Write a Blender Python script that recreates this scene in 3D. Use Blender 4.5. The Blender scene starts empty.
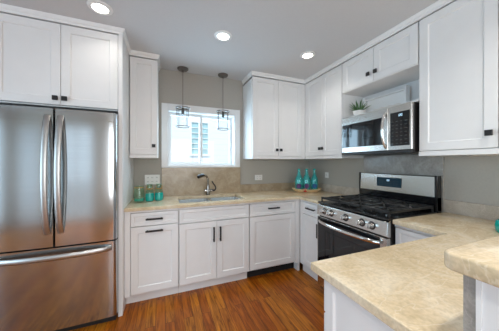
import bpy, bmesh, math, random
from mathutils import Vector, Matrix
random.seed(7)
R = math.radians
S = bpy.context.scene
COL = S.collection
PI = math.pi

# ------------------------------------------------------------------ camera, world, light, exposure
cam_d = bpy.data.cameras.new('camera'); cam = bpy.data.objects.new('camera', cam_d); COL.objects.link(cam)
cam_d.sensor_width = 36.0; cam_d.lens = 214.03 / 499 * 36.0; cam_d.clip_start = 0.02
cam_d.shift_y = -2.456 / 499
cam.location = (-2.1855, -2.8476, 1.3234); cam.rotation_euler = (R(90), 0, R(-21.798))
S.camera = cam
S.view_settings.view_transform = 'Standard'; S.view_settings.look = 'None'
S.view_settings.gamma = 1; S.view_settings.use_curve_mapping = False
S.view_settings.exposure = 0.17
S.cycles.max_bounces = 10; S.cycles.diffuse_bounces = 6; S.cycles.glossy_bounces = 5
S.cycles.transparent_max_bounces = 16; S.cycles.use_denoising = True
S.cycles.caustics_reflective = False; S.cycles.caustics_refractive = False

world = bpy.data.worlds.new('sky'); S.world = world; world.use_nodes = True
wn = world.node_tree.nodes; bg = wn['Background']
bg.inputs['Color'].default_value = (0.72, 0.87, 1.0, 1); bg.inputs['Strength'].default_value = 1.25

def area_light(name, loc, rot, sx, sy, power, color):
    d = bpy.data.lights.new(name, 'AREA'); d.shape = 'RECTANGLE'; d.size = sx; d.size_y = sy
    d.energy = power; d.color = color
    o = bpy.data.objects.new(name, d); COL.objects.link(o); o.location = loc; o.rotation_euler = rot
    return o
# added area lamps: daylight from unseen openings behind the camera, and the sink window
area_light('added_side_daylight', (-5.66, -3.0, 1.15), (0, R(-90), 0), 2.0, 2.3, 56, (0.52, 0.78, 1.0))
area_light('added_rear_daylight', (-1.65, -4.78, 1.35), (R(90), 0, 0), 2.5, 1.6, 44, (0.94, 0.97, 1.0))
area_light('sink_daylight', (-1.7, 0.24, 1.64), (R(-90), 0, 0), 0.84, 0.66, 16, (0.55, 0.80, 1.0))
sun_d = bpy.data.lights.new('sun', 'SUN'); sun_d.energy = 2.9; sun_d.angle = R(1); sun_d.color = (1.0, 0.96, 0.9)
sun = bpy.data.objects.new('sun', sun_d); COL.objects.link(sun); sun.rotation_euler = (R(32), 0, R(-12))
CAN_POWER = 1.7
CAN_COLOR = (1.0, 0.96, 0.90)

# ------------------------------------------------------------------ materials
def mat(name, color, rough=0.5, metal=0.0, noise=0.0, nscale=40.0, bump=0.0, coat=0.0, stretch=None, spec=0.5):
    m = bpy.data.materials.new(name); m.use_nodes = True
    nt = m.node_tree; b = nt.nodes['Principled BSDF']
    b.inputs['Roughness'].default_value = rough; b.inputs['Metallic'].default_value = metal
    b.inputs['Coat Weight'].default_value = coat; b.inputs['Coat Roughness'].default_value = 0.08
    b.inputs['Specular IOR Level'].default_value = spec
    tc = nt.nodes.new('ShaderNodeTexCoord'); mp = nt.nodes.new('ShaderNodeMapping')
    if stretch: mp.inputs['Scale'].default_value = stretch
    nz = nt.nodes.new('ShaderNodeTexNoise'); nz.inputs['Scale'].default_value = nscale; nz.inputs['Detail'].default_value = 3
    nt.links.new(tc.outputs['Object'], mp.inputs['Vector']); nt.links.new(mp.outputs['Vector'], nz.inputs['Vector'])
    rp = nt.nodes.new('ShaderNodeValToRGB')
    c = Vector(color)
    lo = c * (1 - noise); hi = c * (1 + noise)
    rp.color_ramp.elements[0].position = 0.3; rp.color_ramp.elements[1].position = 0.7
    rp.color_ramp.elements[0].color = (*lo, 1); rp.color_ramp.elements[1].color = (*[min(1, v) for v in hi], 1)
    nt.links.new(nz.outputs['Fac'], rp.inputs['Fac']); nt.links.new(rp.outputs['Color'], b.inputs['Base Color'])
    if bump:
        bp = nt.nodes.new('ShaderNodeBump'); bp.inputs['Strength'].default_value = bump; bp.inputs['Distance'].default_value = 0.002
        nt.links.new(nz.outputs['Fac'], bp.inputs['Height']); nt.links.new(bp.outputs['Normal'], b.inputs['Normal'])
    return m

def emit(name, color, strength):
    m = bpy.data.materials.new(name); m.use_nodes = True; nt = m.node_tree
    b = nt.nodes['Principled BSDF']; b.inputs['Base Color'].default_value = (*color, 1)
    b.inputs['Emission Color'].default_value = (*color, 1); b.inputs['Emission Strength'].default_value = strength
    return m

def thin_glass(name, tint=(1, 1, 1), gloss=0.08, rough=0.02, body=None):
    m = bpy.data.materials.new(name); m.use_nodes = True; nt = m.node_tree; nt.nodes.clear()
    out = nt.nodes.new('ShaderNodeOutputMaterial'); mix = nt.nodes.new('ShaderNodeMixShader')
    tr = nt.nodes.new('ShaderNodeBsdfTransparent'); tr.inputs['Color'].default_value = (*tint, 1)
    gl = nt.nodes.new('ShaderNodeBsdfGlossy'); gl.inputs['Roughness'].default_value = rough
    lw = nt.nodes.new('ShaderNodeLayerWeight'); lw.inputs['Blend'].default_value = 0.5
    pw = nt.nodes.new('ShaderNodeMath'); pw.operation = 'POWER'; pw.inputs[1].default_value = 4.0
    ad = nt.nodes.new('ShaderNodeMath'); ad.operation = 'MULTIPLY_ADD'; ad.inputs[1].default_value = 0.7; ad.inputs[2].default_value = gloss; ad.use_clamp = True
    nt.links.new(lw.outputs['Facing'], pw.inputs[0]); nt.links.new(pw.outputs[0], ad.inputs[0]); nt.links.new(ad.outputs[0], mix.inputs[0])
    nt.links.new(tr.outputs[0], mix.inputs[1]); nt.links.new(gl.outputs[0], mix.inputs[2]); nt.links.new(mix.outputs[0], out.inputs[0])
    if body:   # slightly cloudy coloured glass
        df = nt.nodes.new('ShaderNodeBsdfDiffuse'); df.inputs['Color'].default_value = (*body, 1)
        m2 = nt.nodes.new('ShaderNodeMixShader'); m2.inputs[0].default_value = 0.3
        nt.links.new(tr.outputs[0], m2.inputs[1]); nt.links.new(df.outputs[0], m2.inputs[2]); nt.links.new(m2.outputs[0], mix.inputs[1])
    return m

def stone(name, base, dark, light, rough=0.14, scale=1.0):
    m = bpy.data.materials.new(name); m.use_nodes = True; nt = m.node_tree; b = nt.nodes['Principled BSDF']
    b.inputs['Roughness'].default_value = rough
    N = nt.nodes.new; L = nt.links.new
    tc = N('ShaderNodeTexCoord')
    n1 = N('ShaderNodeTexNoise'); n1.inputs['Scale'].default_value = 5 * scale; n1.inputs['Detail'].default_value = 8; n1.inputs['Roughness'].default_value = 0.65; n1.inputs['Distortion'].default_value = 0.8
    n2 = N('ShaderNodeTexNoise'); n2.inputs['Scale'].default_value = 90 * scale; n2.inputs['Detail'].default_value = 4
    mp = N('ShaderNodeMapping'); mp.inputs['Rotation'].default_value = (0, 0, R(35)); mp.inputs['Scale'].default_value = (1.0, 3.2, 1.5)
    n3 = N('ShaderNodeTexNoise'); n3.inputs['Scale'].default_value = 2.6 * scale; n3.inputs['Detail'].default_value = 6; n3.inputs['Distortion'].default_value = 1.6
    for n in (n1, n2): L(tc.outputs['Object'], n.inputs['Vector'])
    L(tc.outputs['Object'], mp.inputs['Vector']); L(mp.outputs['Vector'], n3.inputs['Vector'])
    r1 = N('ShaderNodeValToRGB'); e = r1.color_ramp.elements
    e[0].position = 0.28; e[0].color = (*dark, 1); e[1].position = 0.74; e[1].color = (*light, 1)
    k = e.new(0.5); k.color = (*base, 1)
    L(n1.outputs['Fac'], r1.inputs['Fac'])
    r2 = N('ShaderNodeValToRGB'); r2.color_ramp.elements[0].position = 0.35; r2.color_ramp.elements[0].color = (0.84, 0.84, 0.84, 1)
    r2.color_ramp.elements[1].position = 0.62; r2.color_ramp.elements[1].color = (1.06, 1.06, 1.06, 1)
    L(n2.outputs['Fac'], r2.inputs['Fac'])
    mx = N('ShaderNodeMix'); mx.data_type = 'RGBA'; mx.blend_type = 'MULTIPLY'; mx.inputs['Factor'].default_value = 0.7
    L(r1.outputs['Color'], mx.inputs['A']); L(r2.outputs['Color'], mx.inputs['B'])
    r3 = N('ShaderNodeValToRGB'); q = r3.color_ramp.elements
    q[0].position = 0.485; q[0].color = (0, 0, 0, 1); q[1].position = 0.515; q[1].color = (0, 0, 0, 1); w = q.new(0.5); w.color = (0.5, 0.5, 0.5, 1)
    L(n3.outputs['Fac'], r3.inputs['Fac'])
    m2 = N('ShaderNodeMix'); m2.data_type = 'RGBA'; m2.inputs['B'].default_value = (*light, 1)
    L(r3.outputs['Color'], m2.inputs['Factor']); L(mx.outputs['Result'], m2.inputs['A'])
    L(m2.outputs['Result'], b.inputs['Base Color'])
    return m

def wood_floor():
    m = bpy.data.materials.new('oak_floor'); m.use_nodes = True; nt = m.node_tree; b = nt.nodes['Principled BSDF']
    N = nt.nodes.new; L = nt.links.new
    tc = N('ShaderNodeTexCoord'); mp = N('ShaderNodeMapping'); mp.inputs['Rotation'].default_value = (0, 0, R(90))
    L(tc.outputs['Object'], mp.inputs['Vector'])
    br = N('ShaderNodeTexBrick'); br.offset = 0.37; br.inputs['Scale'].default_value = 1.0
    br.inputs['Brick Width'].default_value = 0.95; br.inputs['Row Height'].default_value = 0.075
    br.inputs['Mortar Size'].default_value = 0.0014; br.inputs['Mortar Smooth'].default_value = 0.3; br.inputs['Bias'].default_value = 0
    br.inputs['Color1'].default_value = (0.0, 0.0, 0.0, 1); br.inputs['Color2'].default_value = (1, 1, 1, 1); br.inputs['Mortar'].default_value = (0.5, 0.5, 0.5, 1)
    L(mp.outputs['Vector'], br.inputs['Vector'])
    ramp = N('ShaderNodeValToRGB'); e = ramp.color_ramp.elements
    e[0].position = 0.0; e[0].color = (0.34, 0.085, 0.004, 1); e[1].position = 1.0; e[1].color = (0.50, 0.18, 0.014, 1)
    k = e.new(0.5); k.color = (0.43, 0.13, 0.008, 1)
    L(br.outputs['Color'], ramp.inputs['Fac'])
    # grain: stretched along the plank, shifted per plank
    addv = N('ShaderNodeVectorMath'); addv.operation = 'ADD'
    sc = N('ShaderNodeVectorMath'); sc.operation = 'SCALE'; sc.inputs['Scale'].default_value = 7.0
    L(br.outputs['Color'], sc.inputs[0]); L(mp.outputs['Vector'], addv.inputs[0]); L(sc.outputs['Vector'], addv.inputs[1])
    m2 = N('ShaderNodeMapping'); m2.inputs['Scale'].default_value = (1.4, 15.0, 2.0); L(addv.outputs['Vector'], m2.inputs['Vector'])
    g = N('ShaderNodeTexNoise'); g.inputs['Scale'].default_value = 1.7; g.inputs['Detail'].default_value = 8; g.inputs['Roughness'].default_value = 0.7; g.inputs['Distortion'].default_value = 1.2
    L(m2.outputs['Vector'], g.inputs['Vector'])
    gr = N('ShaderNodeValToRGB'); gr.color_ramp.elements[0].position = 0.34; gr.color_ramp.elements[0].color = (0.20, 0.11, 0.08, 1)
    gr.color_ramp.elements[1].position = 0.66; gr.color_ramp.elements[1].color = (1.3, 1.3, 1.2, 1)
    L(g.outputs['Fac'], gr.inputs['Fac'])
    mx = N('ShaderNodeMix'); mx.data_type = 'RGBA'; mx.blend_type = 'MULTIPLY'; mx.inputs['Factor'].default_value = 0.85
    L(ramp.outputs['Color'], mx.inputs['A']); L(gr.outputs['Color'], mx.inputs['B'])
    mo = N('ShaderNodeMix'); mo.data_type = 'RGBA'; mo.inputs['B'].default_value = (0.03, 0.01, 0.004, 1)
    L(br.outputs['Fac'], mo.inputs['Factor']); L(mx.outputs['Result'], mo.inputs['A'])
    L(mo.outputs['Result'], b.inputs['Base Color'])
    b.inputs['Roughness'].default_value = 0.33; b.inputs['Specular IOR Level'].default_value = 0.3
    bp = N('ShaderNodeBump'); bp.inputs['Strength'].default_value = 0.12; bp.inputs['Distance'].default_value = 0.002
    L(g.outputs['Fac'], bp.inputs['Height']); L(bp.outputs['Normal'], b.inputs['Normal'])
    return m

def siding():
    m = bpy.data.materials.new('lap_siding'); m.use_nodes = True; nt = m.node_tree; b = nt.nodes['Principled BSDF']
    N = nt.nodes.new; L = nt.links.new
    tc = N('ShaderNodeTexCoord'); sx = N('ShaderNodeSeparateXYZ'); L(tc.outputs['Object'], sx.inputs[0])
    mu = N('ShaderNodeMath'); mu.operation = 'MULTIPLY'; mu.inputs[1].default_value = 1 / 0.19; L(sx.outputs['Z'], mu.inputs[0])
    fr = N('ShaderNodeMath'); fr.operation = 'FRACT'; L(mu.outputs[0], fr.inputs[0])
    rp = N('ShaderNodeValToRGB'); rp.color_ramp.elements[0].position = 0.0; rp.color_ramp.elements[0].color = (0.66, 0.74, 0.78, 1)
    rp.color_ramp.elements[1].position = 0.1; rp.color_ramp.elements[1].color = (0.80, 0.87, 0.91, 1)
    L(fr.outputs[0], rp.inputs['Fac']); L(rp.outputs['Color'], b.inputs['Base Color']); b.inputs['Roughness'].default_value = 0.7
    return m

M = dict(
    cab=mat('white_cabinet_paint', (0.80, 0.795, 0.785), 0.38, noise=0.012, nscale=9),
    wall=mat('greige_wall_paint', (0.42, 0.395, 0.35), 0.75, noise=0.03, nscale=60, bump=0.05),
    rwall=mat('room_wall_paint', (0.60, 0.54, 0.44), 0.75, noise=0.03, nscale=60),
    ceil=mat('ceiling_paint', (0.62, 0.625, 0.635), 0.85, noise=0.015, nscale=80),
    trim=mat('white_trim_paint', (0.82, 0.82, 0.81), 0.4, noise=0.01, nscale=12),
    black=mat('matte_black_metal', (0.012, 0.011, 0.011), 0.42, noise=0.2, nscale=60),
    toe=mat('painted_toe_shade', (0.01, 0.009, 0.009), 0.8, noise=0.2),  # black that stands in for the shade under one base cabinet
    steel=mat('brushed_stainless', (0.56, 0.57, 0.575), 0.14, 1.0, noise=0.035, nscale=3, stretch=(1, 1, 60)),
    steelh=mat('brushed_stainless_sideways', (0.62, 0.60, 0.57), 0.27, 1.0, noise=0.035, nscale=3, stretch=(60, 1, 60)),
    satin=mat('satin_steel', (0.52, 0.51, 0.49), 0.34, 1.0, noise=0.03),
    nickel=mat('dark_nickel', (0.34, 0.32, 0.30), 0.18, 1.0, noise=0.05),
    chrome=mat('polished_steel', (0.72, 0.71, 0.69), 0.1, 1.0, noise=0.02),
    bowl=mat('sink_steel', (0.80, 0.80, 0.79), 0.27, 1.0, noise=0.03, nscale=20),
    bronze=mat('aged_bronze', (0.20, 0.18, 0.165), 0.4, 0.8, noise=0.15, nscale=30),
    blackglass=mat('black_glass', (0.006, 0.007, 0.009), 0.05, noise=0.1, spec=0.6),
    panelglass=mat('blue_black_glass', (0.015, 0.045, 0.07), 0.12, noise=0.1),
    enamel=mat('black_enamel', (0.008, 0.008, 0.009), 0.16, noise=0.15, nscale=25),
    iron=mat('cast_iron', (0.014, 0.014, 0.014), 0.45, noise=0.25, nscale=120, bump=0.2),
    counter=stone('beige_quartzite', (0.70, 0.57, 0.38), (0.55, 0.43, 0.26), (0.82, 0.73, 0.57), 0.10),
    splash=stone('tan_granite', (0.42, 0.325, 0.215), (0.32, 0.235, 0.15), (0.52, 0.43, 0.31), 0.22, 1.7),
    splashp=stone('pale_granite', (0.50, 0.44, 0.37), (0.40, 0.35, 0.29), (0.60, 0.55, 0.48), 0.22, 1.7),
    splashg=stone('grey_granite', (0.36, 0.34, 0.31), (0.26, 0.245, 0.225), (0.47, 0.45, 0.42), 0.2, 1.7),
    floor=wood_floor(), siding=siding(),
    glass=thin_glass('window_glass', (0.97, 0.99, 1.0), 0.02),
    cage=thin_glass('clear_shade_glass', (0.985, 0.995, 1.0), 0.0),
    plate=mat('white_plastic', (0.80, 0.79, 0.76), 0.4, noise=0.01),
    slot=mat('dark_slot', (0.05, 0.05, 0.05), 0.6, noise=0.1),
    lens=emit('lamp_lens', (1.0, 0.95, 0.86), 9.0),
    display=emit('clock_digits', (0.55, 0.8, 0.95), 1.2),
    teal=thin_glass('teal_glass', (0.66, 0.96, 0.96), 0.08, body=(0.04, 0.62, 0.60)),
    pale=thin_glass('pale_green_glass', (0.84, 0.95, 0.90), 0.05),
    tealsolid=mat('teal_glaze', (0.0, 0.36, 0.32), 0.12, noise=0.15, nscale=20, coat=0.5),
    gold=mat('copper_wire', (0.55, 0.28, 0.08), 0.35, 0.8, noise=0.1),
    tray=mat('pale_basket_wood', (0.70, 0.52, 0.29), 0.5, noise=0.25, nscale=18, stretch=(1, 6, 6)),
    purple=mat('purple_label', (0.10, 0.03, 0.12), 0.5, noise=0.3, nscale=30),
    blue=mat('blue_label', (0.01, 0.08, 0.22), 0.5, noise=0.3, nscale=30),
    red=mat('red_wax', (0.55, 0.03, 0.02), 0.45, noise=0.1),
    leaf=mat('succulent_leaf', (0.07, 0.15, 0.05), 0.5, noise=0.3, nscale=30),
    ceramic=mat('white_ceramic', (0.78, 0.77, 0.74), 0.25, noise=0.02),
    script=mat('tan_lettering', (0.55, 0.42, 0.28), 0.6, noise=0.1),
    grass=mat('paved_yard', (0.30, 0.31, 0.32), 0.9, noise=0.4, nscale=8),
    nglass=mat('neighbour_window_glass', (0.38, 0.58, 0.62), 0.1, noise=0.2, nscale=3),
    ember=mat('lamp_socket', (0.10, 0.09, 0.08), 0.4, 0.7, noise=0.1),
)

# ------------------------------------------------------------------ mesh helpers
class MB:
    def __init__(s): s.bm = bmesh.new()
    def box(s, x0, x1, y0, y1, z0, z1, bev=0.0, seg=1):
        t = bmesh.new()
        bmesh.ops.create_cube(t, size=1, matrix=Matrix.Translation(((x0+x1)/2, (y0+y1)/2, (z0+z1)/2)) @ Matrix.Diagonal((abs(x1-x0), abs(y1-y0), abs(z1-z0), 1)))
        if bev: bmesh.ops.bevel(t, geom=t.edges[:], offset=bev, segments=seg, affect='EDGES', profile=0.5)
        return s._merge(t)
    def _merge(s, t):
        me = bpy.data.meshes.new('tmp'); t.to_mesh(me); t.free(); s.bm.from_mesh(me); bpy.data.meshes.remove(me); return s
    def rings(s, x0, x1, z0, z1, prof, cap0=True, cap1=True):
        """rectangular rings (inset, y) stacked into a solid, e.g. a framed door with a sunk panel"""
        loops = []
        for i, y in prof:
            loops.append([s.bm.verts.new(p) for p in ((x0+i, y, z0+i), (x1-i, y, z0+i), (x1-i, y, z1-i), (x0+i, y, z1-i))])
        for a, b in zip(loops, loops[1:]):
            for k in range(4): s.bm.faces.new((a[k], a[(k+1) % 4], b[(k+1) % 4], b[k]))
        if cap0: s.bm.faces.new(loops[0][::-1])
        if cap1: s.bm.faces.new(loops[-1])
        return s
    def lathe(s, prof, c=(0, 0, 0), seg=24, axis='Z', closed=False):
        loops = []
        for r, z in prof:
            L = []
            for k in range(seg):
                a = 2*PI*k/seg
                p = (r*math.cos(a), r*math.sin(a), z)
                if axis == 'X': p = (p[2], p[0], p[1])
                if axis == 'Y': p = (p[0], p[2], p[1])
                L.append(s.bm.verts.new((c[0]+p[0], c[1]+p[1], c[2]+p[2])))
            loops.append(L)
        pairs = list(zip(loops, loops[1:])) + ([(loops[-1], loops[0])] if closed else [])
        for a, b in pairs:
            for k in range(seg): s.bm.faces.new((a[k], a[(k+1) % seg], b[(k+1) % seg], b[k]))
        if not closed:
            if prof[0][0] > 1e-6: s.bm.faces.new(loops[0][::-1])
            if prof[-1][0] > 1e-6: s.bm.faces.new(loops[-1])
        return s
    def tube(s, pts, r, seg=10, r2=None, closed=False, up=(0, 0, 1)):
        pts = [Vector(p) for p in pts]; n = len(pts); loops = []
        for i, p in enumerate(pts):
            a = pts[(i-1) % n] if (closed or i > 0) else p
            b = pts[(i+1) % n] if (closed or i < n-1) else p
            t = (b-a).normalized(); u = Vector(up)
            if abs(t.dot(u)) > 0.95: u = Vector((1, 0, 0)) if abs(t.x) < 0.9 else Vector((0, 1, 0))
            v = t.cross(u).normalized(); w = v.cross(t).normalized()
            ra = r[i] if isinstance(r, (list, tuple)) else r
            rb = (r2 if r2 is not None else ra)
            loops.append([s.bm.verts.new(p + v*ra*math.cos(2*PI*k/seg) + w*rb*math.sin(2*PI*k/seg)) for k in range(seg)])
        pr = list(zip(loops, loops[1:])) + ([(loops[-1], loops[0])] if closed else [])
        for a, b in pr:
            for k in range(seg): s.bm.faces.new((a[k], a[(k+1) % seg], b[(k+1) % seg], b[k]))
        if not closed: s.bm.faces.new(loops[0][::-1]); s.bm.faces.new(loops[-1])
        return s
    def prism(s, poly, lo, hi, axis='Z', bev=0.0, seg=2):
        t = bmesh.new()
        def P(a, b, h): return (a, b, h) if axis == 'Z' else (h, a, b) if axis == 'X' else (a, h, b)
        A = [t.verts.new(P(a, b, lo)) for a, b in poly]; B = [t.verts.new(P(a, b, hi)) for a, b in poly]
        n = len(poly)
        for k in range(n): t.faces.new((A[k], A[(k+1) % n], B[(k+1) % n], B[k]))
        t.faces.new(A[::-1]); f = t.faces.new(B)
        bmesh.ops.recalc_face_normals(t, faces=t.faces[:])
        if bev: bmesh.ops.bevel(t, geom=[e for e in t.edges if len(e.link_faces) == 2 and e.calc_face_angle() > 0.6], offset=bev, segments=seg, affect='EDGES', profile=0.5)
        return s._merge(t)
    def sweep(s, path, prof, side=1):
        """profile (out, z) swept along an XY polyline with mitred corners; out goes to the left of travel * side"""
        P = [Vector((x, y)) for x, y in path]; loops = []
        for i, p in enumerate(P):
            d0 = (p-P[i-1]).normalized() if i else None; d1 = (P[i+1]-p).normalized() if i < len(P)-1 else None
            d0 = d0 or d1; d1 = d1 or d0
            n0 = Vector((-d0.y, d0.x))*side; n1 = Vector((-d1.y, d1.x))*side
            m = (n0+n1); m = m/(m.length_squared/2) if m.length > 1e-6 else n0
            loops.append([s.bm.verts.new((p.x+m.x*o, p.y+m.y*o, z)) for o, z in prof])
        k = len(prof)
        for a, b in zip(loops, loops[1:]):
            for j in range(k): s.bm.faces.new((a[j], a[(j+1) % k], b[(j+1) % k], b[j]))
        s.bm.faces.new(loops[0][::-1]); s.bm.faces.new(loops[-1]); return s
    def cells(s, xs, ys, keep, z0, z1, bev=0.004):
        """slab made of grid cells: xs, ys cuts, keep(cx, cy) picks the cells"""
        t = bmesh.new(); V = {}
        def v(i, j):
            if (i, j) not in V: V[i, j] = t.verts.new((xs[i], ys[j], z1))
            return V[i, j]
        for i in range(len(xs)-1):
            for j in range(len(ys)-1):
                if keep((xs[i]+xs[i+1])/2, (ys[j]+ys[j+1])/2): t.faces.new((v(i, j), v(i+1, j), v(i+1, j+1), v(i, j+1)))
        r = bmesh.ops.extrude_face_region(t, geom=t.faces[:])
        for q in r['geom']:
            if isinstance(q, bmesh.types.BMVert): q.co.z = z0
        bmesh.ops.recalc_face_normals(t, faces=t.faces[:])
        if bev: bmesh.ops.bevel(t, geom=[e for e in t.edges if len(e.link_faces) == 2 and e.calc_face_angle() > 0.6], offset=bev, segments=2, affect='EDGES', profile=0.5)
        return s._merge(t)
    def build(s, name, m, parent=None, smooth=False, loc=None):
        bmesh.ops.recalc_face_normals(s.bm, faces=s.bm.faces[:])
        me = bpy.data.meshes.new(name); s.bm.to_mesh(me); s.bm.free()
        me.materials.append(M[m] if isinstance(m, str) else m)
        if smooth:
            for p in me.polygons: p.use_smooth = True
            me.set_sharp_from_angle(angle=R(38))
        o = bpy.data.objects.new(name, me); COL.objects.link(o)
        if parent: o.parent = parent
        if loc: o.location = loc
        return o

def tag(o, label=None, cat=None, group=None, kind=None):
    if label: o['label'] = label
    if cat: o['category'] = cat
    if group: o['group'] = group
    if kind: o['kind'] = kind
    return o
def thing(name, label, cat, loc=(0, 0, 0), rz=0, group=None):
    o = bpy.data.objects.new(name, None); COL.objects.link(o); o.empty_display_size = 0.05
    o.location = loc; o.rotation_euler = (0, 0, rz)
    return tag(o, label, cat, group)
def children(o): return [c for c in COL.objects if c.parent == o]
def copy_tree(o, loc, rz, label):
    def cp(src, par):
        c = src.copy(); COL.objects.link(c)
        if par: c.parent = par
        for ch in children(src): cp(ch, c)
        return c
    r = cp(o, None); r.location = loc; r.rotation_euler = (0, 0, rz); r['label'] = label
    return r
def struct(mb, name, m, smooth=False): return tag(mb.build(name, m, smooth=smooth), kind='structure')

# ------------------------------------------------------------------ room
CZ = 2.482
RX0, RX1, RY0 = -5.6, 0.0, -4.7
struct(MB().box(RX0, RX1, RY0, 0, -0.06, 0), 'floor', 'floor')
struct(MB().box(RX0-.15, RX1+.15, RY0-.15, 0.15, CZ, CZ+0.1), 'ceiling', 'ceil')
def wall_with_hole(name, m, a0, a1, t0, t1, holes, axis):
    """wall along X (axis 'X', thickness in Y) or along Y, with rectangular holes (a0,a1,z0,z1)"""
    xs = sorted({a0, a1, *[h[0] for h in holes], *[h[1] for h in holes]})
    zs = sorted({0.0, CZ, *[h[2] for h in holes], *[h[3] for h in holes]})
    mb = MB()
    mb.cells(xs, zs, lambda a, z: not any(h[0] < a < h[1] and h[2] < z < h[3] for h in holes), t0, t1, 0)
    for v in mb.bm.verts:
        a, z, t = v.co
        v.co = (a, t, z) if axis == 'X' else (t, a, z)
    return struct(mb, name, m)
WX0, WX1, WZ0, WZ1 = -2.145, -1.265, 1.285, 1.985
wall_with_hole('wall_back', 'wall', RX0, RX1, 0.0, 0.15, [(WX0, WX1, WZ0, WZ1)], 'X')
wall_with_hole('wall_right', 'wall', RY0, 0.15, 0.0, 0.15, [], 'Y')
wall_with_hole('wall_left', 'rwall', RY0, 0.15, RX0-.15, RX0, [(-4.2, -1.8, 0.1, 2.2)], 'Y')
wall_with_hole('wall_rear', 'rwall', RX0-.15, RX1+.15, RY0-.15, RY0, [(-4.35, -3.35, 0.05, 2.2), (-2.9, -0.4, 0.5, 2.2)], 'X')
struct(MB().box(-3.55, -3.43, -0.70, -0.001, 0, CZ-.001), 'wall_side', 'rwall')

# sink window: casing, sill, jambs, two sashes
w = thing('window_1', 'white framed slider window above the sink', 'window', (0, 0, 0)); tag(w, kind='structure')
mb = MB()
for x0, x1, z0, z1 in ((-2.213, WX0+.008, 1.265, 2.062), (WX1-.008, -1.198, 1.265, 2.062), (WX0+.008, WX1-.008, WZ1-.008, 2.062), (WX0+.008, WX1-.008, 1.265, WZ0+.004)):
    mb.box(x0, x1, -0.02, -0.0005, z0, z1, .003)
mb.build('casing', 'trim', w)
mb = MB(); mb.box(WX0+.0005, WX0+.014, 0, 0.14, WZ0+.0005, WZ1-.0005); mb.box(WX1-.014, WX1-.0005, 0, 0.14, WZ0+.0005, WZ1-.0005)
mb.box(WX0+.014, WX1-.014, 0, 0.14, WZ0+.0005, WZ0+.014); mb.box(WX0+.014, WX1-.014, 0, 0.14, WZ1-.014, WZ1-.0005)
mb.build('jamb', 'trim', w)
def sash(x0, x1, y):
    z0, z1 = WZ0+.015, WZ1-.015; mb = MB(); f = .034
    for b in ((x0, x0+f, z0, z1), (x1-f, x1, z0, z1), (x0+f, x1-f, z0, z0+f), (x0+f, x1-f, z1-f, z1)): mb.box(b[0], b[1], y, y+.03, b[2], b[3], .002)
    s_ = mb.build('sash', 'trim', w)
    MB().box(x0+f-.003, x1-f+.003, y+.012, y+.016, z0+f-.003, z1-f+.003).build('pane', 'glass', s_)
sash(WX0+.015, -1.70, 0.075); sash(-1.742, WX1-.015, 0.108)

# unseen rear and side windows, added to light the room
def added_window(name, axis, a0, a1, z0, z1, t, n):
    mb = MB(); f = .06
    xs = [a0 + (a1-a0)*k/n for k in range(n+1)]
    def B(p0, p1, q0, q1):
        if axis == 'X': mb.box(p0, p1, t, t+.06, q0, q1, .003)
        else: mb.box(t, t+.06, p0, p1, q0, q1, .003)
    B(a0+.001, a1-.001, z0+.001, z0+f); B(a0+.001, a1-.001, z1-f, z1-.001)
    for k, x in enumerate(xs):
        lo = x+.001 if k == 0 else x-f if k == n else x-f/2
        B(lo, lo+f-.002, z0+f, z1-f)
    o = struct(mb, name, 'trim')
    return o
added_window('added_window_2', 'Y', -4.2, -1.8, 0.1, 2.2, RX0-.10, 3)
added_window('added_window_3', 'X', -4.35, -3.35, 0.05, 2.2, RY0-.10, 2)
added_window('added_window_4', 'X', -2.9, -0.4, 0.5, 2.2, RY0-.10, 3)

# white door beside the rear window, unseen, added for its reflection
mb = MB(); mb.rings(-5.3, -4.85, .005, 2.05, [(0, .0), (0, .03), (.10, .03), (.106, .022)])
for v in mb.bm.verts: v.co.y = RY0 + .001 + v.co.y
struct(mb, 'added_door_1', 'trim')
mb = MB(); mb.box(-5.37, -5.302, RY0+.001, RY0+.02, 0, 2.12); mb.box(-4.848, -4.78, RY0+.001, RY0+.02, 0, 2.12); mb.box(-5.302, -4.848, RY0+.001, RY0+.02, 2.052, 2.12)
struct(mb, 'trim_3', 'trim')  # casing of the added door
# outside: lawn and the neighbour's sided house
struct(MB().box(-30, 30, -30, 30, -1.0, -0.9), 'ground', 'grass')
b = thing('neighbour_house', 'pale sided house next door seen through the sink window', 'house', (-1, 4.3, -0.9))
MB().box(-9, 9, 0, 0.3, 0, 7.5).build('siding_wall', 'siding', b)
hw = MB()
hx0, hx1, hz0, hz1 = -0.35, 0.17, 2.52, 3.54
for q in ((hx0-.06, hx0, hz0-.06, hz1+.06), (hx1, hx1+.06, hz0-.06, hz1+.06), (hx0, hx1, hz0-.06, hz0), (hx0, hx1, hz1, hz1+.06)): hw.box(q[0], q[1], -.04, -.0005, q[2], q[3])
hw.box((hx0+hx1)/2-.012, (hx0+hx1)/2+.012, -.03, -.012, hz0, hz1)
for k in range(1, 6): hw.box(hx0, hx1, -.03, -.012, hz0+(hz1-hz0)*k/6-.012, hz0+(hz1-hz0)*k/6+.012)
hwo = hw.build('window', 'trim', b)
MB().box(hx0, hx1, -.011, -.0005, hz0, hz1).build('pane', 'nglass', hwo)

# crown moulding
CP = [(-.018, 2.4325), (0.002, 2.4325), (0.003, 2.450), (0.009, 2.456), (0.016, 2.468), (0.018, 2.4815), (-.018, 2.4815)]
c = MB()
c.sweep([(-3.425, -.722), (-2.518, -.722), (-2.518, -.352), (-2.244, -.352), (-2.244, -.002)], CP, -1)
struct(c, 'trim_1', 'trim', True)
c = MB()
c.sweep([(-1.149, -.002), (-1.149, -.352), (-.352, -.352), (-.352, -2.70)], CP, -1)
struct(c, 'trim_2', 'trim', True)

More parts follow.
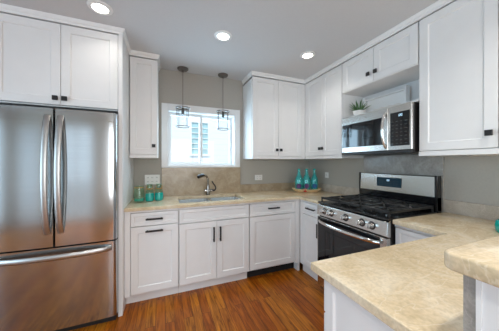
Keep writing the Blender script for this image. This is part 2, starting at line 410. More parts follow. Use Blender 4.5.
# ------------------------------------------------------------------ cabinet builders (local frame: x right along the front, y = 0 at the door faces, +y into the wall)
def shaker(mb, x0, x1, z0, z1, rail=.058, t=.03, deep=.008):
    g = .002
    return mb.rings(x0+g, x1-g, z0+g, z1-g, [(0, t), (0, .0015), (.0015, 0), (rail, 0), (rail+.006, deep)])
def pull(parent, x, z, length, vertical):
    mb = MB(); h = length/2
    if vertical:
        mb.box(x-.008, x+.008, -.036, -.024, z-h, z+h, .002)
        for s_ in (-1, 1): mb.box(x-.005, x+.005, -.026, -.0002, z+s_*(h-.014)-.005, z+s_*(h-.014)+.005)
    else:
        mb.box(x-h, x+h, -.036, -.024, z-.008, z+.008, .002)
        for s_ in (-1, 1): mb.box(x+s_*(h-.014)-.005, x+s_*(h-.014)+.005, -.026, -.0002, z-.005, z+.005)
    return tag(mb.build('handle', 'black', parent), 'black bar handle')
def knob(parent, x, z):
    mb = MB(); mb.lathe([(.006, -.0002), (.006, -.018)], (x, 0, z), 10, 'Y'); mb.box(x-.0175, x+.0175, -.028, -.016, z-.0175, z+.0175, .002)
    return tag(mb.build('knob', 'black', parent), 'square black knob')
def door(root, x0, x1, z0, z1, hw=None, name='door'):
    o = shaker(MB(), x0, x1, z0, z1).build(name, 'cab', root)
    if hw:
        if hw[0] == 'knob': knob(o, hw[1], hw[2])
        elif hw[0] == 'v': pull(o, hw[1], hw[2], .152, True)
        else: pull(o, hw[1], hw[2], .152, False)
    return o
def drawer(root, x0, x1, z0, z1, hw=None):
    o = shaker(MB(), x0, x1, z0, z1, rail=.03, deep=.006).build('drawer', 'cab', root)
    if hw: pull(o, hw[0], hw[1], .148, False)
    return o
UB, UT = 1.378, 2.405
TOE = .10
# --- refrigerator cabinet (tall surround)
r = thing('refrigerator_cabinet', 'tall white cabinet surround with two doors over the refrigerator', 'cabinet', (-3.425, -.72, 0))
MB().box(.035, .8745, .031, .719, 1.775, 2.405).build('body', 'cab', r)
MB().box(.875, .907, 0.0, .719, 0, 2.436, .001).build('side_panel', 'cab', r)
MB().box(.0, .035, 0.0, .719, 0, 2.436, .001).build('side_panel', 'cab', r)
door(r, .075, .481, 1.782, 2.425, ('knob', .452, 1.832)); door(r, .481, .874, 1.782, 2.425, ('knob', .511, 1.832))
MB().box(.037, .073, .001, .02, 1.782, 2.425).build('filler', 'cab', r)
# --- left wall cabinet
r = thing('wall_cabinet', 'narrow white single-door wall cabinet left of the sink window', 'cabinet', (-2.515, -.35, UB))
mb = MB().box(0, .268, .031, .349, 0, UT-UB); mb.box(0, .268, .003, .031, 0, .034); mb.build('body', 'cab', r)
door(r, .002, .266, .036, 1.046, ('knob', .229, .128))
# --- back right wall cabinet
r = thing('wall_cabinet', 'white two-door wall cabinet on the back wall right of the window', 'cabinet', (-1.147, -.35, UB))
mb = MB().box(0, .797, .031, .349, 0, UT-UB); mb.box(0, .797, .003, .031, 0, .034); mb.box(.745, .797, .001, .031, .034, 1.046); mb.build('body', 'cab', r)
door(r, .003, .374, .036, 1.046, ('knob', .345, .118)); door(r, .374, .744, .036, 1.046, ('knob', .405, .118))
# --- right wall cabinets (rotated so that local x runs towards the camera)
def right(name, label, y, x, z): return thing(name, label, 'cabinet', (x, y, z), R(-90))
r = right('wall_cabinet', 'white two-door wall cabinet in the corner left of the microwave', -.352, -.35, UB)
mb = MB().box(0.001, .668, .031, .349, 0, UT-UB); mb.box(0.001, .668, .003, .031, 0, .034); mb.box(.001, .026, .001, .031, .034, 1.046); mb.build('body', 'cab', r)
door(r, .026, .342, .036, 1.046, ('knob', .318, .128)); door(r, .342, .666, .036, 1.046, ('knob', .366, .128))
r = right('microwave_cabinet', 'short white two-door cabinet with open niche above the microwave', -1.024, -.35, 1.806)
mb = MB().box(0, .766, .031, .349, .285, .602); mb.box(0, .766, .001, .031, .285, .293); mb.build('body', 'cab', r)
mb = MB().box(0, .766, .335, .349, .0, .284); mb.build('niche_back', 'cab', r)
MB().box(0, .766, .004, .334, 0, .014).build('shelf', 'cab', r)
door(r, .002, .383, .294, .618, ('knob', .337, .372)); door(r, .383, .764, .294, .618, ('knob', .413, .372))
r = right('wall_cabinet', 'large white two-door wall cabinet at the right edge, beside the microwave', -1.792, -.35, UB)
mb = MB().box(0, .854, .031, .349, 0, UT-UB); mb.box(0, .854, .003, .031, 0, .034); mb.build('body', 'cab', r)
door(r, .003, .427, .036, 1.046, ('knob', .394, .128)); door(r, .427, .851, .036, 1.046, ('knob', .46, .128))
# --- base cabinets along the back wall
CT, CB = .915, .883
def base_body(r, w, toe=True, x0=0.0, depth=.609):
    mb = MB().box(x0, w, .031, depth, TOE, CB-.001)
    mb.box(x0, w, .002, .031, CB-.02, CB-.001); mb.build('body', 'cab', r)
    if toe: MB().box(x0, w, .075, .09, .001, TOE-.001).build('toe_kick', 'cab', r)
r = thing('base_cabinet', 'white pull-out base cabinet with drawer, beside the refrigerator', 'cabinet', (-2.506, -.63, 0))
base_body(r, .456, x0=-.010)
MB().box(-.010, .034, .001, .0305, TOE, CB-.021).build('filler', 'cab', r)
drawer(r, .036, .453, .737, .86, (.238, .800)); door(r, .036, .453, .112, .731, ('h', .238, .688))
r = thing('sink_cabinet', 'white sink base cabinet with two doors and vertical black handles', 'cabinet', (-2.048, -.63, 0))
mb = MB().box(0, .747, .031, .10, TOE, CB-.001); mb.box(0, .018, .10, .609, TOE, CB-.001); mb.box(.729, .747, .10, .609, TOE, CB-.001); mb.box(.018, .729, .10, .609, TOE, TOE+.018)
mb.box(0, .747, .002, .031, CB-.02, CB-.001); mb.build('body', 'cab', r)
MB().box(0, .747, .075, .09, .001, TOE-.001).build('toe_kick', 'cab', r)
shaker(MB(), .003, .744, .722, .86, rail=.03, deep=.006).build('false_drawer_front', 'cab', r)
door(r, .003, .378, .112, .716, ('v', .344, .585)); door(r, .378, .744, .112, .716, ('v', .413, .585))
r = thing('base_cabinet', 'white base cabinet with drawer and toe space painted as dark shade, right of the sink', 'cabinet', (-1.299, -.63, 0))
base_body(r, .668, False)
MB().box(0, .638, .085, .10, .001, TOE-.001).build('toe_kick', 'toe', r)  # black panel painted as the shadow in the open toe recess
drawer(r, .004, .60, .722, .86, (.296, .803)); door(r, .004, .60, .122, .716)
MB().box(.602, .667, .001, .0305, TOE, CB-.021).build('filler', 'cab', r)
MB().box(.64, .667, .006, .12, 0.0, TOE).build('foot', 'cab', r)
# --- base cabinets along the right wall
r = right('base_cabinet', 'narrow white base cabinet between the corner and the range', -.632, -.63, 0)
mb = MB().box(.002, .395, .031, .609, TOE, CB-.001); mb.box(.002, .395, .002, .031, CB-.02, CB-.001); mb.build('body', 'cab', r)
MB().box(.002, .395, .04, .055, .001, TOE-.001).build('toe_kick', 'cab', r)
MB().box(.0025, .05, .001, .0305, TOE, CB-.021).build('filler', 'cab', r)
drawer(r, .052, .39, .722, .86, (.221, .80)); door(r, .052, .39, .112, .716, ('v', .348, .59))
r = right('base_cabinet', 'white base cabinet with drawer between the range and the peninsula', -1.795, -.63, 0)
base_body(r, .352)
drawer(r, .004, .30, .722, .86); door(r, .004, .30, .112, .716)
MB().box(.302, .35, .001, .0305, TOE, CB-.021).build('filler', 'cab', r)
# --- peninsula cabinet (faces the back wall)
r = thing('peninsula_cabinet', 'white peninsula base cabinet under the beige stone counter', 'cabinet', (-.64, -2.15, 0), R(180))
mb = MB().box(0, .945, .031, .42, TOE, CB-.001); mb.box(0, .945, .002, .031, CB-.02, CB-.001); mb.build('body', 'cab', r)
MB().box(0, .93, .075, .09, .001, TOE-.001).build('toe_kick', 'cab', r)
door(r, .003, .47, .112, .716, ('v', .43, .6)); door(r, .47, .942, .112, .716, ('v', .51, .6)); drawer(r, .003, .47, .722, .86, (.236, .8)); drawer(r, .47, .942, .722, .86, (.706, .8))
ep = MB(); ep.rings(.0, .388, .001, CB-.002, [(0, .014), (0, .0015), (.0015, 0), (.04, 0), (.046, .008)])
for v in ep.bm.verts: v.co = (.9600 - v.co.y, .03 + v.co.x, v.co.z)
ep.build('end_panel', 'cab', r)

# ------------------------------------------------------------------ worktops, backsplashes, breakfast bar
SX0, SX1, SY0, SY1 = -2.035, -1.312, -.56, -.165
mb = MB().cells([-2.517, SX0, SX1, -.652, -.0005], [-1.024, -.652, SY0, SY1, -.0005],
    lambda x, y: (y > -.652 or x > -.652) and not (SX0 < x < SX1 and SY0 < y < SY1), CB, CT, .004)
tag(mb.build('worktop', 'counter'), 'beige stone worktop with the sink, running along the back wall', 'worktop')
mb = MB().cells([-1.624, -.652, -.0005], [-2.572, -2.121, -1.795], lambda x, y: y < -2.121 or x > -.652, CB, CT, .003)
tag(mb.build('worktop', 'counter'), 'beige stone peninsula worktop in the foreground, right of the range', 'worktop')
def splash(label, m, *b): tag(MB().box(*b, .001).build('backsplash', m), label, 'backsplash')
splash('tan granite backsplash panel behind the sink below the window', 'splash', -2.212, -1.192, -.02, -.0005, CT+.0005, 1.2645)
splash('low tan stone backsplash strip behind the glass jars, left of the sink', 'splash', -2.516, -2.2125, -.02, -.0005, CT+.0005, 1.02)
splash('low tan stone backsplash strip between sink and bottle tray corner', 'splash', -1.1915, -.0215, -.02, -.0005, CT+.0005, 1.02)
splash('low stone backsplash strip on the right wall before the range', 'splashp', -.02, -.0005, -1.0215, -.0005, CT+.0005, 1.02)
splash('tall grey granite backsplash slab behind the range', 'splashg', -.02, -.0005, -1.788, -1.0225, CT+.0005, 1.40)
splash('low stone backsplash strip on the right wall above the peninsula', 'splashp', -.02, -.0005, -2.553, -1.789, CT+.0005, 1.02)
r = thing('half_wall', 'white half wall carrying the raised bar top at far right', 'half wall', (-1.0, -2.65, 0))
MB().box(-.545, .999, -.10, .055, 0, 1.081).build('wall_body', 'cab', r)
tag(MB().box(-.545, .978, .0555, .0775, CT+.0005, 1.081).build('stone_facing', 'splashg', r), 'grey stone facing')
MB().box(-.549, -.5455, .046, .0545, 0, 1.081).build('edge_strip', 'trim', r)
rr = .03; x0, y1 = -1.588, -2.546
poly = [(-.002, y1), (x0+rr, y1)] + [(x0+rr-rr*math.sin(a), y1-rr+rr*math.cos(a)) for a in [PI/2*k/6 for k in range(1, 7)]] + [(x0, -2.99), (-.002, -2.99)]
tag(MB().prism(poly, 1.0815, 1.12, 'Z', .006, 3).build('bar_top', 'counter', smooth=True), 'raised beige stone bar top at the right edge with rounded corner', 'bar top')

# ------------------------------------------------------------------ refrigerator
r = thing('refrigerator', 'stainless steel french-door refrigerator with bottom freezer drawer', 'refrigerator', (-2.957, -.80, 0))
tag(MB().box(-.405, .405, .075, .78, .03, 1.735, .004).build('body', 'black', r), 'dark refrigerator body')
def fdoor(x0, x1, z0, z1, bulge0, bulge1, name, rl, rr_):
    """curved stainless door: front profile bows out, corners rounded at ends flagged"""
    n = 14; pts = []
    for k in range(n+1):
        t = k/n; x = x0+(x1-x0)*t; X = x/.405
        y = -(.014*(1-X*X))
        if rr_: 
            d = (x1-x)
            if d < .03: y += .03-math.sqrt(max(0, .03**2-(.03-d)**2))
        if rl:
            d = (x-x0)
            if d < .03: y += .03-math.sqrt(max(0, .03**2-(.03-d)**2))
        pts.append((x, y+.02))
    # finer points at the rounded ends
    if rr_: 
        extra = []
        for d in (.024, .018, .012, .007, .003):
            x = x1-d; X = x/.405; extra.append((x, -.014*(1-X*X)+.02+.03-math.sqrt(max(0, .03**2-(.03-d)**2))))
        pts = sorted(pts+extra)
    if rl:
        extra = []
        for d in (.024, .018, .012, .007, .003):
            x = x0+d; X = x/.405; extra.append((x, -.014*(1-X*X)+.02+.03-math.sqrt(max(0, .03**2-(.03-d)**2))))
        pts = sorted(pts+extra)
    poly = pts + [(x1, .072), (x0, .072)]
    return MB().prism(poly, z0, z1, 'Z').build(name, 'steel', r, True)
dl = fdoor(-.405, -.007, .69, 1.738, 0, 0, 'door', True, False)
dr = fdoor(.007, .405, .69, 1.738, 0, 0, 'door', False, True)
dw = fdoor(-.405, .405, .055, .678, 0, 0, 'freezer_drawer', True, True)
def bow(x, z0, z1, base, depth, n=18):
    return [(x, base-depth*math.sin(PI*k/n)**0.6, z0+(z1-z0)*k/n) for k in range(n+1)]
for d, x in ((dl, -.040), (dr, .040)):
    MB().tube(bow(x, .79, 1.685, .008, .062), .021, 14, .009, up=(0, 1, 0)).build('handle', 'satin', d, True)
MB().tube([(-.37+.74*k/24, .010-.062*math.sin(PI*k/24)**0.5-.01*math.sin(PI*k/24), .628) for k in range(25)], .009, 14, .021).build('handle', 'satin', dw, True)
MB().box(-.395, .395, .05, .074, .0, .05).build('kick_grille', 'black', r)
MB().box(.335, .375, .0115, .0185, 1.655, 1.667).build('badge', 'chrome', dr)

# ------------------------------------------------------------------ range
r = thing('range', 'stainless gas range with black oven door and cast iron grates', 'range', (-.66, -1.029, 0), R(-90))
W_ = .760
mb = MB().box(.002, W_-.002, .0, .63, .03, .905)
for fx in (.04, W_-.08):
    for fy in (.04, .56): mb.box(fx, fx+.04, fy, fy+.04, 0, .03)
tag(mb.build('body', 'black', r), 'black side panels')
mb = MB().prism([(-.012, .782), (-.04, .79), (-.032, .893), (.0, .907), (.0, .782)], .0, W_, 'X', .003); mb.build('control_panel', 'steelh', r)
for x in (.11, .205, .378, .545, .635):
    k = MB(); k.lathe([(.0, -.047), (.019, -.047), (.021, -.043), (.022, -.012), (.025, -.006), (.025, 0)], (0, 0, 0), 20, 'Y')
    k.box(-.005, .005, -.055, -.03, -.019, .019, .002)
    o = k.build('knob', 'chrome', r, True); o.location = (x, -.0357, .842); o.rotation_euler = (R(-4.5), 0, 0)
    bz = MB().lathe([(.031, -.004), (.033, 0.0)], (0, 0, 0), 22, 'Y').build('bezel', 'black', o, True)
tag(MB().box(.001, W_-.001, -.036, .0, .225, .775, .004).build('oven_door', 'steelh', r), 'stainless oven door with black glass front')
od = r.children[-1] if len(r.children) else r
od = [o for o in COL.objects if o.name.startswith('oven_door')][0]
MB().box(.018, W_-.06, -.041, -.0365, .25, .772, .002).build('oven_glass', 'blackglass', od)
wf = MB()
for q in ((.12, .128, .33, .65), (W_-.168, W_-.16, .33, .65), (.128, W_-.168, .33, .338), (.128, W_-.168, .642, .65)): wf.box(q[0], q[1], -.0425, -.0412, q[2], q[3])
wf.build('window_outline', 'enamel', od)
hp = [(.05+(W_-.10)*k/24, -.05-.05*math.sin(PI*k/24)**0.55, .735-.004*math.sin(PI*k/24)) for k in range(25)]
MB().tube(hp, .009, 12, .015).build('handle', 'chrome', od, True)
MB().box(.001, W_-.001, -.032, .0, .06, .215, .004).build('storage_drawer', 'steelh', r)
mb = MB().box(-.001, W_+.001, -.03, .56, .9075, .922, .004); mb.build('cooktop', 'enamel', r)
for x, y in ((.17, .14), (.17, .41), (.38, .275), (.59, .14), (.59, .41)):
    b_ = MB().lathe([(.0, .0), (.052, 0), (.052, .006), (.036, .009), (.036, .018), (.0, .021)], (x, y, .9225), 22).build('burner', 'iron', r, True)
for x0, x1 in ((.015, .255), (.263, .497), (.505, .745)):
    g = MB(); z0, z1 = .950, .967; q = .012
    for yy in (.005, .275, .528): g.box(x0, x1, yy, yy+.016, z0, z1+.004, .002)
    for xx in (x0, x1-q, (x0+x1)/2-q/2): g.box(xx, xx+q, .005, .54, z0, z1, .002)
    for yy in (.135, .405): g.box(x0, x1, yy, yy+q, z0, z1, .002)
    for xx in (x0, x1-q):
        for yy in (.005, .528): g.box(xx, xx+q, yy, yy+q, .9223, z0, .002)
    for cy in (.14, .41):
        for s_ in (-1, 1):
            for u_ in (-1, 1):
                g.tube([((x0+x1)/2+s_*.03, cy+u_*.03, .961), ((x0+x1)/2+s_*.105, cy+u_*.115, .961)], .006, 6)
    g.build('grate', 'iron', r)
# backguard
tag(MB().prism([(.57, .9075), (.56, 1.035), (.615, 1.035), (.615, .9075)], .0, W_, 'X').build('backguard_base', 'enamel', r), 'black riser')
bg_ = MB().prism([(.566, 1.036), (.572, 1.208), (.585, 1.216), (.615, 1.216), (.615, 1.036)], .008, W_-.022, 'X', .003).build('backguard', 'steelh', r)
MB().box(W_-.0215, W_+.0, .558, .615, .9235, 1.217, .003).build('end_cap', 'enamel', r)
MB().box(-.001, .0075, .558, .615, 1.0355, 1.217, .003).build('end_cap', 'enamel', r)
dp = MB().box(.217, .467, .5625, .5685, 1.085, 1.178, .002).build('display', 'panelglass', bg_)
dg = MB()
def seg_digit(mb, x, z, on, y, w=.008, h=.016):
    t = .0016
    S7 = {'a': (x, x+w, z+h-t, z+h), 'g': (x, x+w, z+h/2-t/2, z+h/2+t/2), 'd': (x, x+w, z, z+t), 'f': (x, x+t, z+h/2, z+h), 'b': (x+w-t, x+w, z+h/2, z+h), 'e': (x, x+t, z, z+h/2), 'c': (x+w-t, x+w, z, z+h/2)}
    for k in on: q = S7[k]; mb.box(q[0], q[1], y-.0008, y, q[2], q[3])
for i, on_ in enumerate(('bc', 'abged', 'abcdef')): seg_digit(dg, .322+i*.012, 1.142, on_, .5623)
dg.build('clock_digits', 'display', dp)
for i in range(8):
    for j in range(3):
        if not (3 <= i <= 4 and j == 2): MB().box(.219+i*.029, .229+i*.029, .5617, .5624, 1.098+j*.022, 1.102+j*.022).build('touch_key', 'slot', bg_)

# ------------------------------------------------------------------ microwave
r = thing('microwave', 'stainless over-the-range microwave with black window under the niche', 'microwave', (-.40, -1.068, 1.408), R(-90)); r.scale = (.93, 1, 1)
H_ = .394
tag(MB().box(.001, W_-.001, .031, .385, 0, H_, .002).build('body', 'black', r), 'black microwave case')
d = MB().box(.0, .553, .0, .030, .022, H_, .004).build('door', 'steelh', r)
MB().box(.012, .500, -.003, -.0003, .075, .315, .001).build('window', 'blackglass', d)
MB().tube([(.530, .004-.047*math.sin(PI*k/18)**.6, .045+.31*k/18) for k in range(19)], .012, 12, .009, up=(0, 1, 0)).build('handle', 'chrome', d, True)
cp = MB().box(.555, W_, .0, .030, .022, H_, .004).build('control_panel', 'steelh', r)
kp = MB().box(.577, .742, -.003, -.0003, .058, .335, .001).build('keypad', 'blackglass', cp)
for i in range(4):
    for j in range(7): MB().box(.590+i*.038, .608+i*.038, -.0037, -.0031, .075+j*.03, .081+j*.03).build('key', 'slot', cp)
dd = MB()
for i, on_ in enumerate(('bc', 'abged', 'abcdef')): seg_digit(dd, .645+i*.014, .298, on_, -.0031, .010, .018)
dd.build('clock_digits', 'display', kp)
tag(MB().box(.0, W_, .0, .03, .0, .020, .002).build('vent_grille', 'black', r), 'black vent strip')
MB().box(.31, .325, -.0015, -.0002, .345, .36).build('badge', 'chrome', d)

# ------------------------------------------------------------------ sink and faucet
r = thing('sink', 'double-bowl stainless undermount sink below the window', 'sink', ((SX0+SX1)/2, (SY0+SY1)/2, .69))
def bowl(x0, x1):
    y0, y1 = SY0-(SY0+SY1)/2-.004, SY1-(SY0+SY1)/2+.004; zt, zb = .1925, .0; mb = MB(); V = []
    def rrect(i, z, rad, n=5):
        L = []
        for cx, cy, a0 in ((x1-i-rad, y1-i-rad, 0), (x0+i+rad, y1-i-rad, 90), (x0+i+rad, y0+i+rad, 180), (x1-i-rad, y0+i+rad, 270)):
            for k in range(n+1): a = R(a0+90*k/n); L.append(mb.bm.verts.new((cx+rad*math.cos(a), cy+rad*math.sin(a), z)))
        return L
    loops = [rrect(0, zt, .035), rrect(.003, .03, .035), rrect(.03, .004, .03), rrect(.034, 0.001, .03)]
    loops += [rrect(.034, -.002, .03), rrect(.028, .001, .03), rrect(0, .03, .036), rrect(-.003, zt, .037)]
    for a, b in zip(loops, loops[1:]+loops[:1]):
        for k in range(len(a)): mb.bm.faces.new((a[k], a[(k+1) % len(a)], b[(k+1) % len(a)], b[k]))
    mb.bm.faces.new(loops[3]); mb.bm.faces.new(loops[4][::-1])
    # remove ring between the two floors
    o = mb.build('bowl', 'bowl', r, True)
    MB().lathe([(.0, .0045), (.03, .0045), (.042, .0035), (.042, .0012)], ((x0+x1)/2, 0, 0), 20).build('drain', 'chrome', o, True)
hwid = (SX1-SX0)/2
bowl(-hwid-.002, -.014); bowl(.014, hwid+.002)
MB().box(-.011, .011, -.19, .19, .12, .1915, .006).build('divider', 'bowl', r)
r = thing('faucet', 'steel kitchen faucet with black pull-out spray head behind the sink', 'faucet', (-1.66, -.10, CT+.0005))
MB().lathe([(.0, .0), (.028, .0), (.028, .006), (.021, .012), (.019, .10), (.016, .12)], seg=20).build('base', 'nickel', r, True)
MB().tube([(-.045, 0, .055), (-.03, 0, .055), (0, 0, .055), (.055, 0, .055), (.07, 0, .055)], [.016, .018, .02, .018, .016], 14, up=(0, 1, 0)).build('valve_body', 'nickel', r, True)
sp = [(0, 0, .11), (0, 0, .17), (-.004, -.008, .205), (-.02, -.03, .235), (-.045, -.06, .252), (-.075, -.085, .258)]
MB().tube(sp, .0125, 14, up=(0, 1, 0)).build('spout', 'nickel', r, True)
tag(MB().tube([(-.07, -.083, .258), (-.09, -.10, .258), (-.125, -.13, .250), (-.145, -.147, .238)], [.016, .021, .022, .019], 14, up=(0, 1, 0)).build('spray_head', 'black', r, True), 'black spray head')
tag(MB().tube([(.062, -.02, .055), (.085, -.02, .06), (.098, -.02, .085), (.088, -.02, .115), (.062, -.02, .15), (.048, -.02, .175)], [.012, .009, .008, .008, .008, .01], 10, up=(0, 1, 0)).build('lever', 'black', r, True), 'black curved lever')

# ------------------------------------------------------------------ pendants and recessed lights
def pendant(loc, label):
    r = thing('pendant_lamp', label, 'pendant lamp', loc, 0, 'glass lantern pendants above the sink')
    MB().lathe([(.0, -.001), (.066, -.001), (.066, -.012), (.055, -.024), (.012, -.03), (.012, -.045), (.0, -.045)], seg=24).build('canopy', 'bronze', r, True)
    tag(MB().tube([(0, 0, -.04), (0, 0, -.49)], .0035, 8).build('cord', 'bronze', r, True), 'thin dark cord')
    MB().lathe([(.0, -.485), (.012, -.485), (.016, -.495), (.016, -.56), (.012, -.565), (.0, -.565)], seg=14).build('socket', 'ember', r, True)
    f = MB(); rad = .083
    for z in (-.485, -.715): f.lathe([(rad-.004, z-.005), (rad+.003, z-.005), (rad+.003, z+.005), (rad-.004, z+.005)], seg=32, closed=True)
    for k in range(4):
        a = R(30+90*k); x, y = rad*math.cos(a), rad*math.sin(a)
        f.tube([(x, y, -.715), (x, y, -.485)], .0035, 6)
        if k % 2 == 0: f.tube([(x, y, -.485), (-x, -y, -.485)], .004, 6)
    f.build('frame', 'bronze', r)
    MB().lathe([(rad-.008, -.708), (rad-.008, -.492), (rad-.011, -.492), (rad-.011, -.708)], seg=32, closed=True).build('glass_shade', 'cage', r, True)
    MB().lathe([(.0, -.566), (.008, -.566), (.014, -.585), (.022, -.61), (.022, -.625), (.012, -.642), (.0, -.646)], seg=14).build('bulb', 'cage', r, True)
    return r
pendant((-1.97, -.112, CZ), 'left pendant lamp with bronze-framed glass cylinder above the sink')
r2 = pendant((-1.466, -.112, CZ), 'right pendant lamp with bronze-framed glass cylinder above the sink')
def can(x, y, label, k=1.0):
    r = thing('recessed_light', label, 'ceiling light', (x, y, CZ), 0, 'round recessed ceiling lights')
    MB().lathe([(.053, -.0005), (.082, -.0005), (.080, -.006), (.062, -.012), (.053, -.010)], seg=32, closed=True).build('trim_ring', 'trim', r, True)
    tag(MB().lathe([(.0, -.0005), (.052, -.0005), (.052, -.006), (.0, -.009)], seg=32).build('lens', 'lens', r, True), 'glowing lens')
    d = bpy.data.lights.new('lamp_glow', 'AREA'); d.shape = 'DISK'; d.size = .12; d.energy = CAN_POWER * k; d.color = CAN_COLOR; d.spread = R(130)
    o = bpy.data.objects.new('lamp_glow', d); COL.objects.link(o); o.parent = r; o.location = (0, 0, -.013)
can(-2.626, -.955, 'lit recessed ceiling light above the refrigerator front', .45)
can(-1.685, -.95, 'lit recessed ceiling light in front of the sink, middle of the row')
can(-.756, -.95, 'lit recessed ceiling light near the corner cabinets')
can(-2.626, -2.7, 'added unseen recessed ceiling light over the walkway beside the peninsula end', 3.2)  # this rear row is out of view, added to light the room
can(-1.685, -2.7, 'added unseen recessed ceiling light over the peninsula end', 2.0)
can(-.756, -2.7, 'added unseen recessed ceiling light over the raised bar', 2.8)
# ------------------------------------------------------------------ outlets
def outlet(label, loc, rz, n):
    r = thing('wall_outlet', label, 'outlet', loc, rz); w = .036*n+.012*(n-1)+.034
    MB().box(-w/2, w/2, -.006, -.0005, -.058 if n > 1 else -.04, .058 if n > 1 else .04, .002).build('cover_plate', 'plate', r)
    for k in range(n):
        cx = (k-(n-1)/2)*.048
        for dz in ((-.024, .024) if n > 1 else (0,)):
            hz = .017
            s_ = MB().box(cx-.017, cx+.017, -.0085, -.0062, dz-hz, dz+hz, .001).build('socket', 'plate', r)
            q = MB()
            for e_ in (-.006, .006): q.box(cx+e_-.0014, cx+e_+.0014, -.0092, -.0086, dz-.006, dz+.008)
            q.build('slots', 'slot', s_)
outlet('wide white outlet plate on the wall behind the teal jars', (-2.315, 0, 1.123), 0, 3)
outlet('white outlet plate on the back wall right of the sink', (-.905, 0, 1.113), 0, 2)
for o in [o for o in COL.objects if o.name.startswith('wall_outlet')][-1:]: o.scale = (1, 1, .66)
outlet('white outlet plate on the right wall beside the bottle tray', (0, -.395, 1.15), R(-90), 1)

# ------------------------------------------------------------------ glass jars left of the sink
def jar_prof(r_, h, neck):
    o = [(.0, 0), (r_*.8, 0), (r_, .012), (r_, h*.55), (r_*.92, h*.66), (neck, h*.82), (neck, h*.96), (neck*1.15, h)]
    i = [(max(a-.004, 0), b+(.004 if k < 3 else 0)) for k, (a, b) in enumerate(o)][::-1]
    return o + [(i[0][0], i[0][1])] + i[1:]
r = thing('glass_jar', 'small pale green clear jar beside the refrigerator panel', 'jar', (-2.425, -.35, CT+.0008), 0, 'glass jars left of the sink'); r.scale = (1, 1, 1.3)
MB().lathe([(.0, 0), (.042, 0), (.050, .010), (.052, .06), (.047, .10), (.044, .125), (.046, .13), (.041, .13), (.040, .125), (.043, .10), (.048, .06), (.046, .012), (.0, .006)], seg=24).build('glass', 'pale', r, True)
tag(MB().tube([(.046*math.cos(2*PI*k/24), .046*math.sin(2*PI*k/24), .118) for k in range(24)], .003, 6, closed=True).build('wire_ring', 'gold', r, True), 'copper wire ring')
tag(MB().lathe([(.0, .007), (.044, .012), (.046, .03), (.0, .032)], seg=20).build('filling', 'tealsolid', r, True), 'dark pebbles')
for (x, y, lab) in ((-2.328, -.315, 'teal bottomed glass bottle beside the pale green jar'), (-2.236, -.30, 'teal bottomed glass bottle nearest the sink')):
    r = thing('glass_bottle', lab, 'bottle', (x, y, CT+.0008), 0, 'glass jars left of the sink'); r.scale = (1, 1, 1.3)
    tag(MB().lathe([(.0, 0), (.034, 0), (.042, .008), (.0445, .035), (.0430, .058), (.0405, .066), (.0, .068)], seg=24).build('teal_base', 'tealsolid', r, True), 'glossy teal lower half')
    MB().lathe([(.0405, .0665), (.037, .085), (.028, .105), (.026, .135), (.031, .140), (.028, .140), (.023, .135), (.025, .105), (.034, .084), (.0375, .0665)], seg=24, closed=True).build('clear_neck', 'pale', r, True)
    tag(MB().tube([(.033*math.cos(2*PI*k/20), .033*math.sin(2*PI*k/20), .112+.012*math.sin(2*PI*k/20)) for k in range(20)], .0035, 6, closed=True).build('wire_clasp', 'gold', r, True), 'copper coloured wire clasp')

# ------------------------------------------------------------------ bottle tray in the corner
TC = Vector((-.30, -.325, CT+.0008)); ta = R(-20)
r = thing('wooden_tray', 'pale oval wooden tray under the teal bottles in the corner', 'tray', TC, ta)
mb = MB(); n = 32; pr = [(.0, .0), (.70, .0), (.90, .016), (1.0, .040), (.965, .043), (.86, .020), (.68, .008), (.0, .007)]
loops = []
for q, z in pr:
    loops.append([mb.bm.verts.new((.215*q*math.cos(2*PI*k/n), .10*q*math.sin(2*PI*k/n), z + (.012*abs(math.cos(2*PI*k/n))**3 if q > .8 else 0))) for k in range(n)])
for a, b_ in zip(loops, loops[1:]):
    for k in range(n): mb.bm.faces.new((a[k], a[(k+1) % n], b_[(k+1) % n], b_[k]))
bmesh.ops.remove_doubles(mb.bm, verts=mb.bm.verts[:], dist=1e-5)
mb.build('tray_body', 'tray', r, True)
def on_tray(u, v, dz=.0085):
    return (TC.x+u*math.cos(ta)-v*math.sin(ta), TC.y+u*math.sin(ta)+v*math.cos(ta), TC.z+dz)
def bottle(u, v, s_, label, lm, lcol):
    r = thing('teal_bottle', label, 'bottle', on_tray(u, v), R(-36), 'teal bottles on the corner tray'); r.scale = (1, 1, 1.0)
    P = [(.0, 0), (.042, 0), (.048, .008), (.049, .15), (.045, .18), (.030, .215), (.018, .24), (.0155, .285), (.018, .288), (.018, .300), (.014, .302), (.0125, .285), (.015, .24), (.027, .213), (.042, .178), (.046, .15), (.045, .010), (.0, .006)]
    MB().lathe([(a*s_, b_) for a, b_ in P], seg=28).build('glass', 'teal', r, True)
    lb = MB(); rad = .0500*s_; m_ = 12; A = []; 
    rows = [.045+.065*k/8 for k in range(9)]
    grid = []
    for z in rows:
        hw_ = math.sqrt(max(0, 1-((z-.0775)/.0335)**2))*R(38)
        grid.append([lb.bm.verts.new((rad*math.sin(-hw_+2*hw_*k/m_), -rad*math.cos(-hw_+2*hw_*k/m_), z)) for k in range(m_+1)])
    for a, b_ in zip(grid, grid[1:]):
        for k in range(m_): lb.bm.faces.new((a[k], a[k+1], b_[k+1], b_[k]))
    tag(lb.build('label', lm, r, True), lcol)
    tag(MB().lathe([(.0, .318), (.017, .318), (.019, .314), (.019, .296), (.0185, .296), (.0185, .3025), (.0, .3028)], seg=16).build('cap', 'tealsolid', r, True), 'dark teal cap')
bottle(-.110, .005, 1.1, 'left of the three teal bottles on the tray, with purple label', 'purple', 'oval purple label')
bottle(.002, .015, 1.1, 'middle of the three teal bottles on the tray, with purple label', 'purple', 'oval purple label')
bottle(.110, .0, 1.0, 'right of the three teal bottles on the tray, with blue label', 'blue', 'oval blue label')
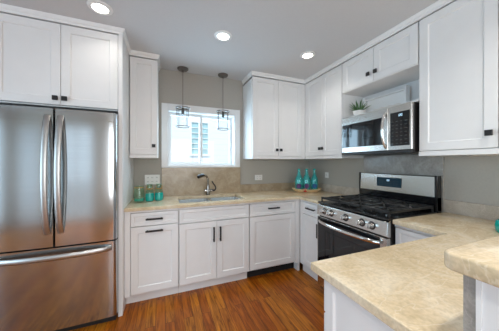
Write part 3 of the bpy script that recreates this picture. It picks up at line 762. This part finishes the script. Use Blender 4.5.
r = MB().lathe([(.0, 0), (.026, 0), (.029, .004), (.029, .036), (.025, .040), (.0, .041)], seg=20).build('candle', 'red', None, True, on_tray(-.045, -.067, .0092))
tag(r, 'small red candle on the tray in front of the teal bottles', 'candle')

# ------------------------------------------------------------------ niche: succulent and sign
SH = 1.8205
r = thing('potted_succulent', 'small spiky green succulent in white bowl in the niche', 'plant', (-.262, -1.165, SH))
MB().lathe([(.0, 0), (.030, 0), (.045, .012), (.055, .04), (.058, .055), (.054, .056), (.050, .042), (.0, .040)], seg=24).build('bowl', 'ceramic', r, True)
lv = MB()
for k in range(20):
    a = 2.4*k; el = R(85 - 55*(k/20)); L_ = .115+.03*random.random()
    d = Vector((math.cos(a)*math.cos(el), math.sin(a)*math.cos(el), math.sin(el)))
    base = Vector((math.cos(a)*.012, math.sin(a)*.012, .045))
    pts = [base + d*L_*t + Vector((0, 0, -.02*t*t*(k/26))) for t in (0, .2, .5, .8, 1.0)]
    lv.tube(pts, [.004, .0062, .0055, .003, .0008], 6)
lv.build('leaves', 'leaf', r, True)
r = thing('wooden_sign', 'white framed wooden sign with script leaning in the niche', 'sign', (-.085, -1.335, SH), R(-90)); r.scale = (.84, 1, 1)
sg = MB().box(-.26, .235, .0, .012, .004, .185, .002).build('board', 'trim', r)
fm = MB()
fm.box(.2355, .264, -.035, .02, .0, .225, .003); fm.box(-.2895, -.2605, -.035, .02, .0, .225, .003)
fm.box(-.2605, .2355, -.030, .018, .1855, .20, .002)
fm.box(-.2605, .2355, -.010, .018, .0, .0035)
fm.build('frame', 'trim', r)
# faint illegible handwriting: one looping line of script
wr = []
for k in range(150):
    t = k/149; x = -.17+.35*t
    wr.append((x+.006*math.sin(t*88), -.0012, .07+.010*math.cos(t*88)*(.55+.45*math.sin(t*23))))
MB().tube(wr, .0016, 5, up=(0, 1, 0)).build('lettering', 'script', r)

# ------------------------------------------------------------------ teal vase behind the raised bar
r = MB().lathe([(.0, 0), (.040, 0), (.047, .01), (.05, .04), (.046, .065), (.042, .072), (.038, .072), (.042, .06), (.045, .04), (.042, .014), (.0, .008)], seg=24).build('bowl', 'tealsolid', None, True, (-.335, -2.25, CT+.0008))
tag(r, 'teal bowl on the peninsula worktop cut off at the right edge', 'bowl')
